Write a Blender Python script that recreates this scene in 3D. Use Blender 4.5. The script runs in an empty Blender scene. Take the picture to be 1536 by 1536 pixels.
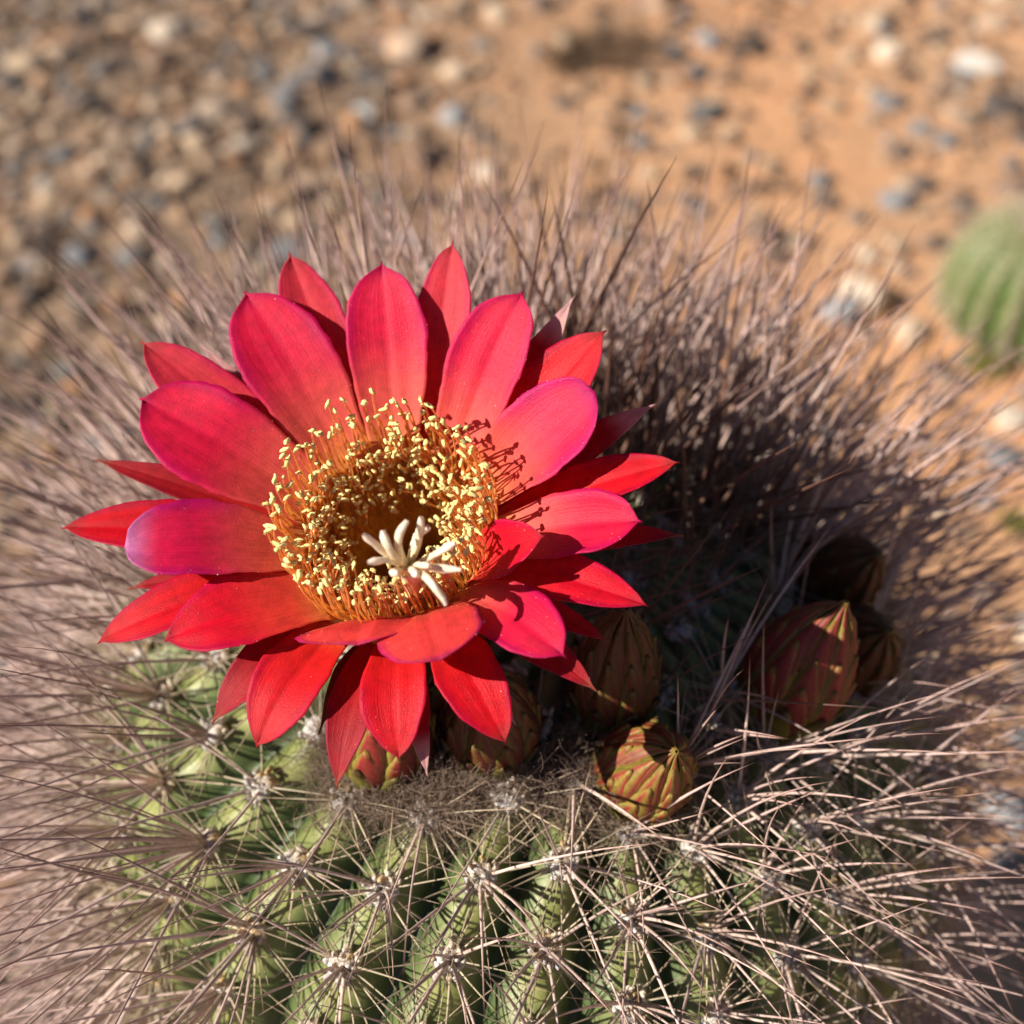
import bpy, math, random
import numpy as np

rng = np.random.default_rng(11)
random.seed(11)
SC = bpy.context.scene
COL = SC.collection
R_ = math.radians

# ------------------------------------------------------------------ camera
PITCH = R_(42.0)
FW = np.array([0.0, math.cos(PITCH), -math.sin(PITCH)])
UPV = np.array([0.0, math.sin(PITCH), math.cos(PITCH)])
RT = np.array([1.0, 0.0, 0.0])
CAM = np.array([0.0, -0.16, 0.5000])
FOV = R_(45.0)
K = 2 * math.tan(FOV / 2) / 1536.0          # metres per photo pixel at one metre

cd = bpy.data.cameras.new("camera")
cd.sensor_width = 36.0
cd.lens = 18.0 / math.tan(FOV / 2)
cd.clip_start = 0.005
cd.clip_end = 400.0
cd.dof.use_dof = True
cd.dof.focus_distance = 0.163
cd.dof.aperture_fstop = 13.5
cd.dof.aperture_blades = 0
co = bpy.data.objects.new("camera", cd)
COL.objects.link(co)
co.location = CAM
co.rotation_euler = (math.pi / 2 - PITCH, 0, 0)
SC.camera = co

# ------------------------------------------------------------------ sky, sun, exposure
SUN_TO = np.array([-0.779, -0.284, 0.565])
SUN_TO = SUN_TO / np.linalg.norm(SUN_TO)
SUN_EL = math.asin(SUN_TO[2])
SUN_AZ = math.atan2(SUN_TO[0], SUN_TO[1])   # clockwise from +Y
w = bpy.data.worlds.new("World")
SC.world = w
w.use_nodes = True
wn = w.node_tree.nodes
sky = wn.new("ShaderNodeTexSky")
sky.sky_type = 'NISHITA'
sky.sun_disc = False
sky.sun_elevation = SUN_EL
sky.sun_rotation = SUN_AZ
sky.altitude = 3500
w.node_tree.links.new(sky.outputs[0], wn["Background"].inputs[0])
wn["Background"].inputs[1].default_value = 0.05
sd = bpy.data.lights.new("sun", 'SUN')
sd.energy = 5.0
sd.angle = R_(0.53)
sd.color = (1.0, 0.94, 0.84)
so = bpy.data.objects.new("sun", sd)
COL.objects.link(so)
so.location = (-1, -0.5, 1.2)
# a sun lamp shines along its local -Z
from mathutils import Vector
so.rotation_euler = Vector(SUN_TO).to_track_quat('Z', 'Y').to_euler()
SC.view_settings.view_transform = 'Standard'
SC.view_settings.look = 'None'
SC.view_settings.exposure = 0.72
SC.view_settings.gamma = 1.0
SC.view_settings.use_curve_mapping = False
SC.render.engine = 'CYCLES'
SC.cycles.use_denoising = True
SC.cycles.max_bounces = 8
SC.cycles.diffuse_bounces = 8
SC.cycles.transmission_bounces = 8

# ------------------------------------------------------------------ maths helpers
def unit(v):
    v = np.asarray(v, float)
    return v / max(np.linalg.norm(v), 1e-12)

def ray(px, py):
    return FW + RT * (px - 768) * K - UPV * (py - 768) * K

def at(px, py, depth):
    return CAM + ray(px, py) * depth

def project(P):
    q = np.asarray(P) - CAM
    d = q @ FW
    return 768 + (q @ RT) / (d * K), 768 - (q @ UPV) / (d * K), d

def ground_pt(px, py):
    d = ray(px, py)
    return CAM + d * (-CAM[2] / d[2])

def frame_of(n, hint=(0, 0, 1)):
    n = unit(n)
    h = np.asarray(hint, float)
    if abs(n @ unit(h)) > 0.97:
        h = np.array([0.0, 1.0, 0.0])
    u = unit(h - n * (h @ n))
    return n, u, np.cross(u, n)

# ------------------------------------------------------------------ object helpers
def make_mesh(name, verts, faces, mats, uv=None, col=None, midx=None, smooth=True):
    me = bpy.data.meshes.new(name)
    verts = np.ascontiguousarray(verts, dtype=np.float32)
    if isinstance(faces, np.ndarray):
        nf, k = faces.shape
        me.vertices.add(len(verts))
        me.vertices.foreach_set("co", verts.ravel())
        me.loops.add(nf * k)
        me.loops.foreach_set("vertex_index", faces.astype(np.int32).ravel())
        me.polygons.add(nf)
        me.polygons.foreach_set("loop_start", np.arange(0, nf * k, k, dtype=np.int32))
        me.polygons.foreach_set("loop_total", np.full(nf, k, dtype=np.int32))
    else:
        me.from_pydata([tuple(v) for v in verts], [], faces)
    me.update(calc_edges=True)
    for m in (mats if isinstance(mats, (list, tuple)) else [mats]):
        me.materials.append(m)
    li = np.zeros(len(me.loops), dtype=np.int32)
    me.loops.foreach_get("vertex_index", li)
    if uv is not None:
        lay = me.uv_layers.new(name="UVMap")
        lay.data.foreach_set("uv", np.ascontiguousarray(np.asarray(uv, np.float32)[li]).ravel())
    if col is not None:
        c = np.ones((len(verts), 4), np.float32)
        c[:, :3] = col
        a = me.color_attributes.new("tint", 'FLOAT_COLOR', 'POINT')
        a.data.foreach_set("color", c.ravel())
    if midx is not None:
        me.polygons.foreach_set("material_index", np.asarray(midx, np.int32))
    if smooth:
        me.polygons.foreach_set("use_smooth", np.ones(len(me.polygons), dtype=bool))
    me.validate()
    return me

WORLD_LOC = {}
def link(name, data, parent=None, loc=None):
    o = bpy.data.objects.new(name, data)
    COL.objects.link(o)
    L = np.zeros(3) if loc is None else np.asarray(loc, float)
    if parent is not None:
        o.parent = parent
        o.location = L - WORLD_LOC[parent.name]
    else:
        o.location = L
    WORLD_LOC[o.name] = L
    return o

def piece(name, verts, faces, mats, parent=None, loc=None, **kw):
    """mesh object from world-space vertices with its origin at loc"""
    L = np.zeros(3) if loc is None else np.asarray(loc, float)
    return link(name, make_mesh(name, np.asarray(verts) - L, faces, mats, **kw), parent, L)

def tag(o, label=None, cat=None, group=None, kind=None):
    if label: o["label"] = label
    if cat: o["category"] = cat
    if group: o["group"] = group
    if kind: o["kind"] = kind
    return o

def tubes(P, R, sides=5):
    """P (n,k,3) polylines, R (n,k) radii -> verts, quads, uv (v along)"""
    n, k, _ = P.shape
    T = np.gradient(P, axis=1)
    T /= np.maximum(np.linalg.norm(T, axis=2, keepdims=True), 1e-12)
    ref = np.where(np.abs(T[..., 2:3]) > 0.9, np.array([1.0, 0, 0]), np.array([0, 0, 1.0]))
    ref = np.repeat(ref[:, :1], k, axis=1)
    U = np.cross(T, ref); U /= np.maximum(np.linalg.norm(U, axis=2, keepdims=True), 1e-12)
    V = np.cross(T, U)
    a = np.arange(sides) * 2 * math.pi / sides
    ring = U[:, :, None, :] * np.cos(a)[None, None, :, None] + V[:, :, None, :] * np.sin(a)[None, None, :, None]
    verts = P[:, :, None, :] + ring * R[:, :, None, None]
    idx = np.arange(n * k * sides).reshape(n, k, sides)
    a0 = idx[:, :-1, :]; a1 = idx[:, 1:, :]
    f = np.stack([a0, np.roll(a0, -1, 2), np.roll(a1, -1, 2), a1], -1).reshape(-1, 4)
    uv = np.zeros((n, k, sides, 2))
    uv[..., 1] = np.linspace(0, 1, k)[None, :, None]
    uv[..., 0] = rng.random(n)[:, None, None]
    return verts.reshape(-1, 3), f, uv.reshape(-1, 2)

def lathe(prof, C, A, seg=32):
    """prof list of (r, h) about axis A through C"""
    n, u, v = frame_of(A, (0, 1, 0))
    a = np.arange(seg) * 2 * math.pi / seg
    rad = np.cos(a)[:, None] * u + np.sin(a)[:, None] * v
    rows = [C + n * h + rad * r for r, h in prof]
    V = np.concatenate(rows)
    idx = np.arange(len(V)).reshape(len(prof), seg)
    a0, a1 = idx[:-1], idx[1:]
    F = np.stack([a0, np.roll(a0, -1, 1), np.roll(a1, -1, 1), a1], -1).reshape(-1, 4)
    t = np.linspace(0, 1, len(prof))
    uv = np.stack([np.tile(a / 6.2832, len(prof)), np.repeat(t, seg)], -1)
    return V, F, uv

def grid_faces(nu, nv):
    i = np.arange(nu * nv).reshape(nu, nv)
    return np.stack([i[:-1, :-1], i[:-1, 1:], i[1:, 1:], i[1:, :-1]], -1).reshape(-1, 4)

def sheet(P, th):
    """closed thin solid from a (nu,nv,3) grid; th (nu,nv)"""
    nu, nv, _ = P.shape
    du = np.gradient(P, axis=0); dv = np.gradient(P, axis=1)
    N = np.cross(dv, du)
    N /= np.maximum(np.linalg.norm(N, axis=2, keepdims=True), 1e-12)
    top = (P + N * th[..., None] / 2).reshape(-1, 3)
    bot = (P - N * th[..., None] / 2).reshape(-1, 3)
    m = nu * nv
    F = grid_faces(nu, nv)
    i = np.arange(m).reshape(nu, nv)
    loop = np.concatenate([i[0, :], i[1:, -1], i[-1, -2::-1], i[-2:0:-1, 0]])
    nx = np.roll(loop, -1)
    side = np.stack([loop, nx, nx + m, loop + m], -1)
    return np.concatenate([top, bot]), np.concatenate([F[:, ::-1], F + m, side])

def smooth01(x):
    x = np.clip(x, 0, 1)
    return x * x * (3 - 2 * x)

# ------------------------------------------------------------------ materials
def new_mat(name):
    m = bpy.data.materials.new(name)
    m.use_nodes = True
    nt = m.node_tree
    return m, nt, nt.nodes["Principled BSDF"]

def N(nt, kind, **kw):
    n = nt.nodes.new(kind)
    for k, v in kw.items():
        setattr(n, k, v)
    return n

def ramp(nt, stops, fac, interp='LINEAR'):
    r = N(nt, "ShaderNodeValToRGB")
    r.color_ramp.interpolation = interp
    e = r.color_ramp.elements
    while len(e) < len(stops):
        e.new(0.5)
    for q, (p, c) in zip(e, stops):
        q.position = p
        q.color = (*c, 1) if len(c) == 3 else c
    nt.links.new(fac, r.inputs[0])
    return r.outputs[0]

def mixc(nt, a, b, fac, mode='MIX'):
    m = N(nt, "ShaderNodeMix", data_type='RGBA', blend_type=mode)
    for sock, val in ((m.inputs[0], fac), (m.inputs[6], a), (m.inputs[7], b)):
        if isinstance(val, bpy.types.NodeSocket):
            nt.links.new(val, sock)
        elif isinstance(val, (int, float)):
            sock.default_value = val
        else:
            sock.default_value = (*val, 1)
    return m.outputs[2]

def noise(nt, scale, vec=None, detail=4, rough=0.55):
    n = N(nt, "ShaderNodeTexNoise")
    n.inputs["Scale"].default_value = scale
    n.inputs["Detail"].default_value = detail
    n.inputs["Roughness"].default_value = rough
    if vec is not None:
        nt.links.new(vec, n.inputs["Vector"])
    return n.outputs["Fac"]

def bump(nt, b, h, strength, dist):
    n = N(nt, "ShaderNodeBump")
    n.inputs["Strength"].default_value = strength
    n.inputs["Distance"].default_value = dist
    nt.links.new(h, n.inputs["Height"])
    nt.links.new(n.outputs[0], b.inputs["Normal"])
    return n.outputs[0]

def geo_pos(nt):
    return N(nt, "ShaderNodeNewGeometry").outputs["Position"]

def tint_mat(name, rough=0.5, spec=0.4, translucent=0.0, nscale=600, namp=0.25, bscale=None, bstr=0.2, bdist=0.0002, streak=False):
    m, nt, b = new_mat(name)
    at_ = N(nt, "ShaderNodeVertexColor", layer_name="tint")
    c = at_.outputs[0]
    pos = geo_pos(nt)
    if streak:
        uv = N(nt, "ShaderNodeUVMap")
        mp = N(nt, "ShaderNodeMapping")
        mp.inputs["Scale"].default_value = (46, 2.2, 1)
        nt.links.new(uv.outputs[0], mp.inputs[0])
        f = noise(nt, 1.0, mp.outputs[0], 3)
        c = mixc(nt, c, (0.60, 0.45, 0.72), ramp(nt, [(0.42, (0, 0, 0)), (0.72, (0.38, 0.38, 0.38))], f), 'MULTIPLY')
        mp2 = N(nt, "ShaderNodeMapping")
        mp2.inputs["Scale"].default_value = (5, 2.6, 1)
        nt.links.new(uv.outputs[0], mp2.inputs[0])
        c = mixc(nt, c, (0.80, 0.6, 0.9), ramp(nt, [(0.4, (0, 0, 0)), (0.70, (0.5, 0.5, 0.5))], noise(nt, 1.0, mp2.outputs[0], 4)), 'MULTIPLY')
    f2 = noise(nt, nscale, pos, 3)
    c = mixc(nt, c, (1 - namp,) * 3, ramp(nt, [(0.35, (0, 0, 0)), (0.7, (1, 1, 1))], f2), 'MULTIPLY')
    nt.links.new(c, b.inputs["Base Color"])
    b.inputs["Roughness"].default_value = rough
    b.inputs["Specular IOR Level"].default_value = spec
    nrm = None
    if bscale:
        hsum = noise(nt, bscale, pos, 2)
        if streak:
            ms_ = N(nt, "ShaderNodeMath", operation='MULTIPLY_ADD'); ms_.inputs[1].default_value = 0.9
            nt.links.new(f, ms_.inputs[0]); nt.links.new(hsum, ms_.inputs[2])
            hsum = ms_.outputs[0]
        nrm = bump(nt, b, hsum, bstr, bdist)
    if translucent > 0:
        t = N(nt, "ShaderNodeBsdfTranslucent")
        nt.links.new(c, t.inputs[0])
        ms = N(nt, "ShaderNodeMixShader")
        ms.inputs[0].default_value = translucent
        nt.links.new(b.outputs[0], ms.inputs[1])
        nt.links.new(t.outputs[0], ms.inputs[2])
        nt.links.new(ms.outputs[0], nt.nodes["Material Output"].inputs[0])
    return m

def ramp_uv_mat(name, stops, rough=0.5, spec=0.3, vary=0.35, translucent=0.0):
    """colour along V, brightness varied by U (one random value per strand)"""
    m, nt, b = new_mat(name)
    uv = N(nt, "ShaderNodeUVMap")
    sx = N(nt, "ShaderNodeSeparateXYZ")
    nt.links.new(uv.outputs[0], sx.inputs[0])
    c = ramp(nt, stops, sx.outputs[1])
    v = ramp(nt, [(0, (1 - vary,) * 3), (1, (1, 1, 1))], sx.outputs[0])
    c = mixc(nt, c, v, 1.0, 'MULTIPLY')
    f = noise(nt, 900, geo_pos(nt), 2)
    c = mixc(nt, c, (0.7, 0.62, 0.6), ramp(nt, [(0.45, (0, 0, 0)), (0.7, (0.8, 0.8, 0.8))], f), 'MULTIPLY')
    nt.links.new(c, b.inputs["Base Color"])
    b.inputs["Roughness"].default_value = rough
    b.inputs["Specular IOR Level"].default_value = spec
    if translucent > 0:
        t = N(nt, "ShaderNodeBsdfTranslucent")
        nt.links.new(c, t.inputs[0])
        ms = N(nt, "ShaderNodeMixShader")
        ms.inputs[0].default_value = translucent
        nt.links.new(b.outputs[0], ms.inputs[1])
        nt.links.new(t.outputs[0], ms.inputs[2])
        nt.links.new(ms.outputs[0], nt.nodes["Material Output"].inputs[0])
    return m

M = {}
M['petal'] = tint_mat("petal_skin", rough=0.46, spec=0.26, translucent=0.45, nscale=700, namp=0.22, bscale=5200, bstr=0.5, bdist=0.00014, streak=True)
M['scale'] = tint_mat("bud_scale_skin", rough=0.5, spec=0.35, translucent=0.12, nscale=1200, namp=0.3, bscale=4000, bstr=0.3, bdist=0.0001)
M['filament'] = ramp_uv_mat("filament_skin", [(0, (0.99, 0.74, 0.22)), (0.5, (0.99, 0.63, 0.22)), (1, (0.98, 0.50, 0.24))], 0.4, 0.3, 0.03, 0.58)
M['anther'] = ramp_uv_mat("anther_pollen", [(0, (0.98, 0.80, 0.27)), (1, (0.98, 0.87, 0.40))], 0.75, 0.15, 0.06, 0.15)
M['style'] = ramp_uv_mat("style_skin", [(0, (0.85, 0.4, 0.16)), (0.75, (0.86, 0.46, 0.3)), (1, (0.88, 0.62, 0.45))], 0.5, 0.3, 0.0, 0.2)
M['stigma'] = ramp_uv_mat("stigma_skin", [(0, (0.97, 0.82, 0.40)), (0.45, (0.97, 0.85, 0.58)), (1, (0.95, 0.80, 0.66))], 0.7, 0.2, 0.04, 0.2)
M['throat'] = ramp_uv_mat("floral_tube_inner", [(0, (0.12, 0.05, 0.02)), (0.3, (0.40, 0.18, 0.04)), (0.55, (0.9, 0.50, 0.09)), (1, (0.97, 0.55, 0.15))], 0.5, 0.3, 0.0, 0.5)  # dark lower end paints in the shade deep inside the tube
M['spine'] = ramp_uv_mat("spine_horn", [(0, (0.62, 0.46, 0.32)), (0.1, (0.74, 0.57, 0.48)), (0.55, (0.70, 0.50, 0.44)), (0.84, (0.48, 0.29, 0.245)), (0.95, (0.085, 0.045, 0.036)), (1, (0.03, 0.02, 0.018))], 0.42, 0.4, 0.5)
M['radial'] = ramp_uv_mat("radial_spine_horn", [(0, (0.66, 0.55, 0.38)), (0.4, (0.6, 0.5, 0.34)), (0.8, (0.48, 0.34, 0.22)), (0.95, (0.2, 0.11, 0.07)), (1, (0.08, 0.05, 0.04))], 0.42, 0.4, 0.4)
M['young_shaded'] = ramp_uv_mat("young_shaded_spine_horn", [(0, (0.3, 0.19, 0.12)), (0.4, (0.24, 0.125, 0.085)), (0.85, (0.13, 0.06, 0.045)), (1, (0.04, 0.02, 0.018))], 0.42, 0.4, 0.6)  # young spines, coloured darker to deepen the flower's shadow on the crown
M['wool'] = ramp_uv_mat("dry_wool", [(0, (0.2, 0.13, 0.085)), (0.5, (0.34, 0.235, 0.165)), (1, (0.46, 0.34, 0.26))], 0.7, 0.2, 0.55)
M['felt'] = tint_mat("areole_felt", rough=0.85, spec=0.15, nscale=2500, namp=0.45, bscale=3500, bstr=0.8, bdist=0.0004)
M['pollen'] = ramp_uv_mat("pollen_grain", [(0, (0.9, 0.75, 0.62)), (1, (0.95, 0.85, 0.75))], 0.7, 0.2, 0.2)

def cactus_skin():
    m, nt, b = new_mat("cactus_skin")
    at_ = N(nt, "ShaderNodeVertexColor", layer_name="tint")
    pos = geo_pos(nt)
    c = mixc(nt, at_.outputs[0], (0.62, 0.72, 0.5), ramp(nt, [(0.35, (0, 0, 0)), (0.68, (1, 1, 1))], noise(nt, 170, pos, 4)), 'MULTIPLY')
    c = mixc(nt, c, (0.42, 0.36, 0.16), ramp(nt, [(0.62, (0, 0, 0)), (0.8, (0.5, 0.5, 0.5))], noise(nt, 420, pos, 5)))
    nt.links.new(c, b.inputs["Base Color"])
    b.inputs["Roughness"].default_value = 0.46
    b.inputs["Specular IOR Level"].default_value = 0.4
    bump(nt, b, noise(nt, 1500, pos, 3), 0.25, 0.0003)
    return m
M['skin'] = cactus_skin()

def soil():
    m, nt, b = new_mat("orange_soil")
    pos = geo_pos(nt)
    big = noise(nt, 3.0, pos, 3)
    mid = noise(nt, 23, pos, 5, 0.65)
    fine = noise(nt, 260, pos, 4, 0.7)
    c = mixc(nt, (0.62, 0.31, 0.155), (0.56, 0.33, 0.19), ramp(nt, [(0.35, (0, 0, 0)), (0.65, (1, 1, 1))], big))
    c = mixc(nt, c, (0.40, 0.22, 0.12), ramp(nt, [(0.5, (0, 0, 0)), (0.72, (0.8, 0.8, 0.8))], mid))
    c = mixc(nt, c, (0.66, 0.42, 0.25), ramp(nt, [(0.56, (0, 0, 0)), (0.75, (0.7, 0.7, 0.7))], fine))
    # stonier, browner earth on one side of the plot
    sx = N(nt, "ShaderNodeSeparateXYZ"); nt.links.new(pos, sx.inputs[0])
    ad = N(nt, "ShaderNodeMath", operation='MULTIPLY_ADD'); ad.inputs[1].default_value = 0.8
    nt.links.new(big, ad.inputs[0]); nt.links.new(sx.outputs[0], ad.inputs[2])
    litter = mixc(nt, (0.32, 0.21, 0.135), (0.10, 0.07, 0.052), ramp(nt, [(0.44, (0, 0, 0)), (0.6, (0.95, 0.95, 0.95))], noise(nt, 12, pos, 5, 0.7)))
    c = mixc(nt, litter, c, ramp(nt, [(0.17, (0, 0, 0)), (0.58, (1, 1, 1))], ad.outputs[0]))
    nt.links.new(c, b.inputs["Base Color"])
    b.inputs["Roughness"].default_value = 0.95
    b.inputs["Specular IOR Level"].default_value = 0.1
    bump(nt, b, fine, 0.7, 0.003)
    return m
M['soil'] = soil()

def stone_mat(name, stops):
    m, nt, b = new_mat(name)
    oi = N(nt, "ShaderNodeObjectInfo")
    c = ramp(nt, stops, oi.outputs["Random"], 'CONSTANT')
    pos = geo_pos(nt)
    c = mixc(nt, c, (0.6, 0.55, 0.52), ramp(nt, [(0.4, (0, 0, 0)), (0.65, (1, 1, 1))], noise(nt, 100, pos, 5)), 'MULTIPLY')
    c = mixc(nt, c, (0.50, 0.29, 0.16), ramp(nt, [(0.52, (0, 0, 0)), (0.70, (0.8, 0.8, 0.8))], noise(nt, 42, pos, 4)))
    nt.links.new(c, b.inputs["Base Color"])
    b.inputs["Roughness"].default_value = 0.8
    bump(nt, b, noise(nt, 500, pos, 4), 0.5, 0.001)
    return m
M['stone'] = {
 'blue grey': stone_mat("blue_grey_stone", [(0, (0.20, 0.205, 0.215)), (0.4, (0.28, 0.29, 0.30)), (0.75, (0.16, 0.162, 0.168))]),
 'brown': stone_mat("brown_stone", [(0, (0.27, 0.165, 0.11)), (0.35, (0.36, 0.22, 0.13)), (0.7, (0.2, 0.135, 0.1))]),
 'cream': stone_mat("cream_stone", [(0, (0.58, 0.44, 0.31)), (0.4, (0.64, 0.52, 0.4)), (0.75, (0.5, 0.37, 0.27))]),
 'dark': stone_mat("dark_stone", [(0, (0.085, 0.07, 0.062)), (0.5, (0.13, 0.1, 0.085))]),
 'white': stone_mat("white_stone", [(0, (0.55, 0.52, 0.48)), (0.5, (0.52, 0.5, 0.47))]),
}
M['gravel'] = tint_mat("gravel_grit", rough=0.85, spec=0.2, nscale=300, namp=0.4)
M['dryplant'] = ramp_uv_mat("dry_twig", [(0, (0.14, 0.09, 0.06)), (1, (0.3, 0.2, 0.125))], 0.8, 0.1, 0.6)
M['green_leaf'] = ramp_uv_mat("small_green_leaf", [(0, (0.15, 0.15, 0.03)), (1, (0.26, 0.24, 0.05))], 0.6, 0.3, 0.4, 0.25)

# ------------------------------------------------------------------ ground
GS = 1.67
def axis_coords(lo, hi, step, far, grow=1.35):
    a = list(np.arange(lo, hi + 1e-6, step))
    s = step
    while a[-1] < far:
        s *= grow; a.append(a[-1] + s)
    s = step
    while a[0] > -far:
        s *= grow; a.insert(0, a[0] - s)
    return np.array(a)
gx = axis_coords(-1.5, 1.5, 0.013, 150)
gy = axis_coords(-0.25, 2.4, 0.013, 150)
GX, GY = np.meshgrid(gx, gy)
def vnoise(x, y, seed):
    r = np.random.default_rng(seed)
    out = np.zeros_like(x)
    for i in range(14):
        a = r.random() * 6.283; fq = 2 ** (r.random() * 2.2); ph = r.random() * 6.283
        out += np.sin((x * math.cos(a) + y * math.sin(a)) * fq + ph) / fq
    return out / 4
def ground_h(x, y):
    near = np.exp(-((x / 3.0) ** 2 + (y / 3.0) ** 2))
    return (0.0055 * vnoise(x * 10, y * 10, 3) + 0.0026 * vnoise(x * 46, y * 46, 4)) * near - 0.0028
GZ = ground_h(GX, GY)
ground = piece("ground", np.stack([GX, GY, GZ], -1).reshape(-1, 3), grid_faces(len(gy), len(gx)), M['soil'])
tag(ground, kind="structure")

# ------------------------------------------------------------------ cactus body
AX = unit([0.20, 0.0, 0.98])                   # axis of the leaning body
RH, RV, NR = 0.080, 0.053, 32
APEX = at(900, 825, 0.2085)
OC = APEX - AX * RV                           # centre of the dome
_, BU, BV = frame_of(AX, (0, 1, 0))           # BU about +Y, BV about +X
low = (OC[2] + 0.004) / AX[2]                 # how far the trunk runs down to the soil
BASE = OC - AX * low
cactus = link("cactus", None, None, [BASE[0], BASE[1], 0.0])
tag(cactus, "spiny globular cactus with ribbed green body and one open red flower", "cactus")

# profile by arc length
psi = np.linspace(0.0, math.pi / 2, 400)
pr = RH * np.sin(psi); ph = RV * np.cos(psi)
ds = np.hypot(np.diff(pr), np.diff(ph))
sarc = np.concatenate([[0], np.cumsum(ds)])
S_DOME = sarc[-1]
def prof(s):
    s = np.asarray(s, float)
    r = np.where(s < S_DOME, np.interp(s, sarc, pr), RH - 0.10 * np.maximum(s - S_DOME, 0) ** 1.15)
    h = np.where(s < S_DOME, np.interp(s, sarc, ph), -(s - S_DOME))
    return r, h
def prof_n(s):
    e = 1e-4
    r0, h0 = prof(np.maximum(s - e, 0)); r1, h1 = prof(s + e)
    tr, th = r1 - r0, h1 - h0
    L = np.hypot(tr, th)
    return -th / L, tr / L                     # radial and axial parts of the normal
SP = 0.0118
rib_off = np.array([(0.5 if i % 2 else 0.0) * SP + rng.uniform(-0.2, 0.2) * SP for i in range(NR)])
def rib_theta(i):
    return (i + 0.5) * 2 * math.pi / NR
def body_pt(theta, s, out=0.0):
    """surface of the ribbed body"""
    theta = np.asarray(theta, float); s = np.asarray(s, float)
    r, h = prof(s)
    nr, nh = prof_n(s)
    k = np.floor(theta / (2 * math.pi / NR)).astype(int) % NR
    crest = np.abs(np.cos((theta / (2 * math.pi / NR) - np.floor(theta / (2 * math.pi / NR)) - 0.5) * math.pi))
    depth = 0.0060 * smooth01((s - 0.006) / 0.05)
    ph_ = (s - 0.007 - rib_off[k]) / SP
    tub = np.cos(2 * math.pi * ph_)
    d = -depth * (1 - crest ** 0.75) + 0.0006 * tub * crest ** 1.5 * smooth01((s - 0.008) / 0.02) + out
    rad = np.cos(theta)[..., None] * BU + np.sin(theta)[..., None] * BV
    return OC + rad * (r + nr * d)[..., None] + AX * (h + nh * d)[..., None], crest, tub
nt_ = NR * 14
s_max = S_DOME + low
th_g = (np.arange(nt_) + 0.001) * 2 * math.pi / nt_
s_g = np.concatenate([np.linspace(0.0005, S_DOME, 120), np.linspace(S_DOME, s_max, 50)[1:]])
TH, SS = np.meshgrid(th_g, s_g)
BP, CR, TB = body_pt(TH, SS)
idx = np.arange(BP.shape[0] * BP.shape[1]).reshape(BP.shape[:2])
bf = np.stack([idx[:-1], idx[1:], np.roll(idx[1:], -1, 1), np.roll(idx[:-1], -1, 1)], -1).reshape(-1, 4)
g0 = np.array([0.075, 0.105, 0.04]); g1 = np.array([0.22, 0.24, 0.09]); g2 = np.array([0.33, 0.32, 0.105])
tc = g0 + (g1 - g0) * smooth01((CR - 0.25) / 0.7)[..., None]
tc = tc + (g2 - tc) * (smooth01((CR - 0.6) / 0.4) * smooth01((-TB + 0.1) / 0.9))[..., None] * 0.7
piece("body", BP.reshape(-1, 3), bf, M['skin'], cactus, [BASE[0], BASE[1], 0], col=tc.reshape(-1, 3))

def body_hit(px, py, lift=0.0):
    """where a sight line meets the smooth dome, and the normal there"""
    d = ray(px, py)
    B = np.stack([BU, BV, AX])
    o = B @ (CAM - OC); dd = B @ d
    sc = 1 / np.array([RH + lift, RH + lift, RV + lift])
    o2, d2 = o * sc, dd * sc
    a = d2 @ d2; b = 2 * o2 @ d2; c = o2 @ o2 - 1
    disc = b * b - 4 * a * c
    t = (-b - math.sqrt(max(disc, 0))) / (2 * a)
    p = CAM + d * t
    q = (B @ (p - OC)) / np.array([RH, RH, RV]) ** 2
    return p, unit(q @ B)

# ------------------------------------------------------------------ flower frame
FC = at(590, 800, 0.170)                       # centre of the throat rim
FA = unit([-0.12, -0.31, 0.945])
_, F2, F1 = frame_of(FA, (0, 1, 0))            # F1 about +X, F2 away from the camera
def to_local(P):
    q = np.asarray(P) - FC
    return np.stack([q @ F1, q @ F2, q @ FA], -1)
def from_local(L):
    L = np.asarray(L, float)
    return FC + L[..., 0:1] * F1 + L[..., 1:2] * F2 + L[..., 2:3] * FA
def solve_tip(px, py, elev, r0):
    ds_ = np.linspace(0.10, 0.24, 1401)
    P = CAM + ray(px, py)[None] * ds_[:, None]
    L = to_local(P)
    g = L[:, 2] - elev * (np.hypot(L[:, 0], L[:, 1]) - r0)
    z = np.where(np.sign(g[:-1]) != np.sign(g[1:]))[0]
    if len(z) == 0:
        i = int(np.argmin(np.abs(g)))
    else:
        i = z[int(np.argmin(np.abs(ds_[z] - 0.168)))]
    return L[i], ds_[i]

flower = link("flower", None, cactus, FC)
flower["label"] = "open red flower with orange throat and cream stigma"

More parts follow.
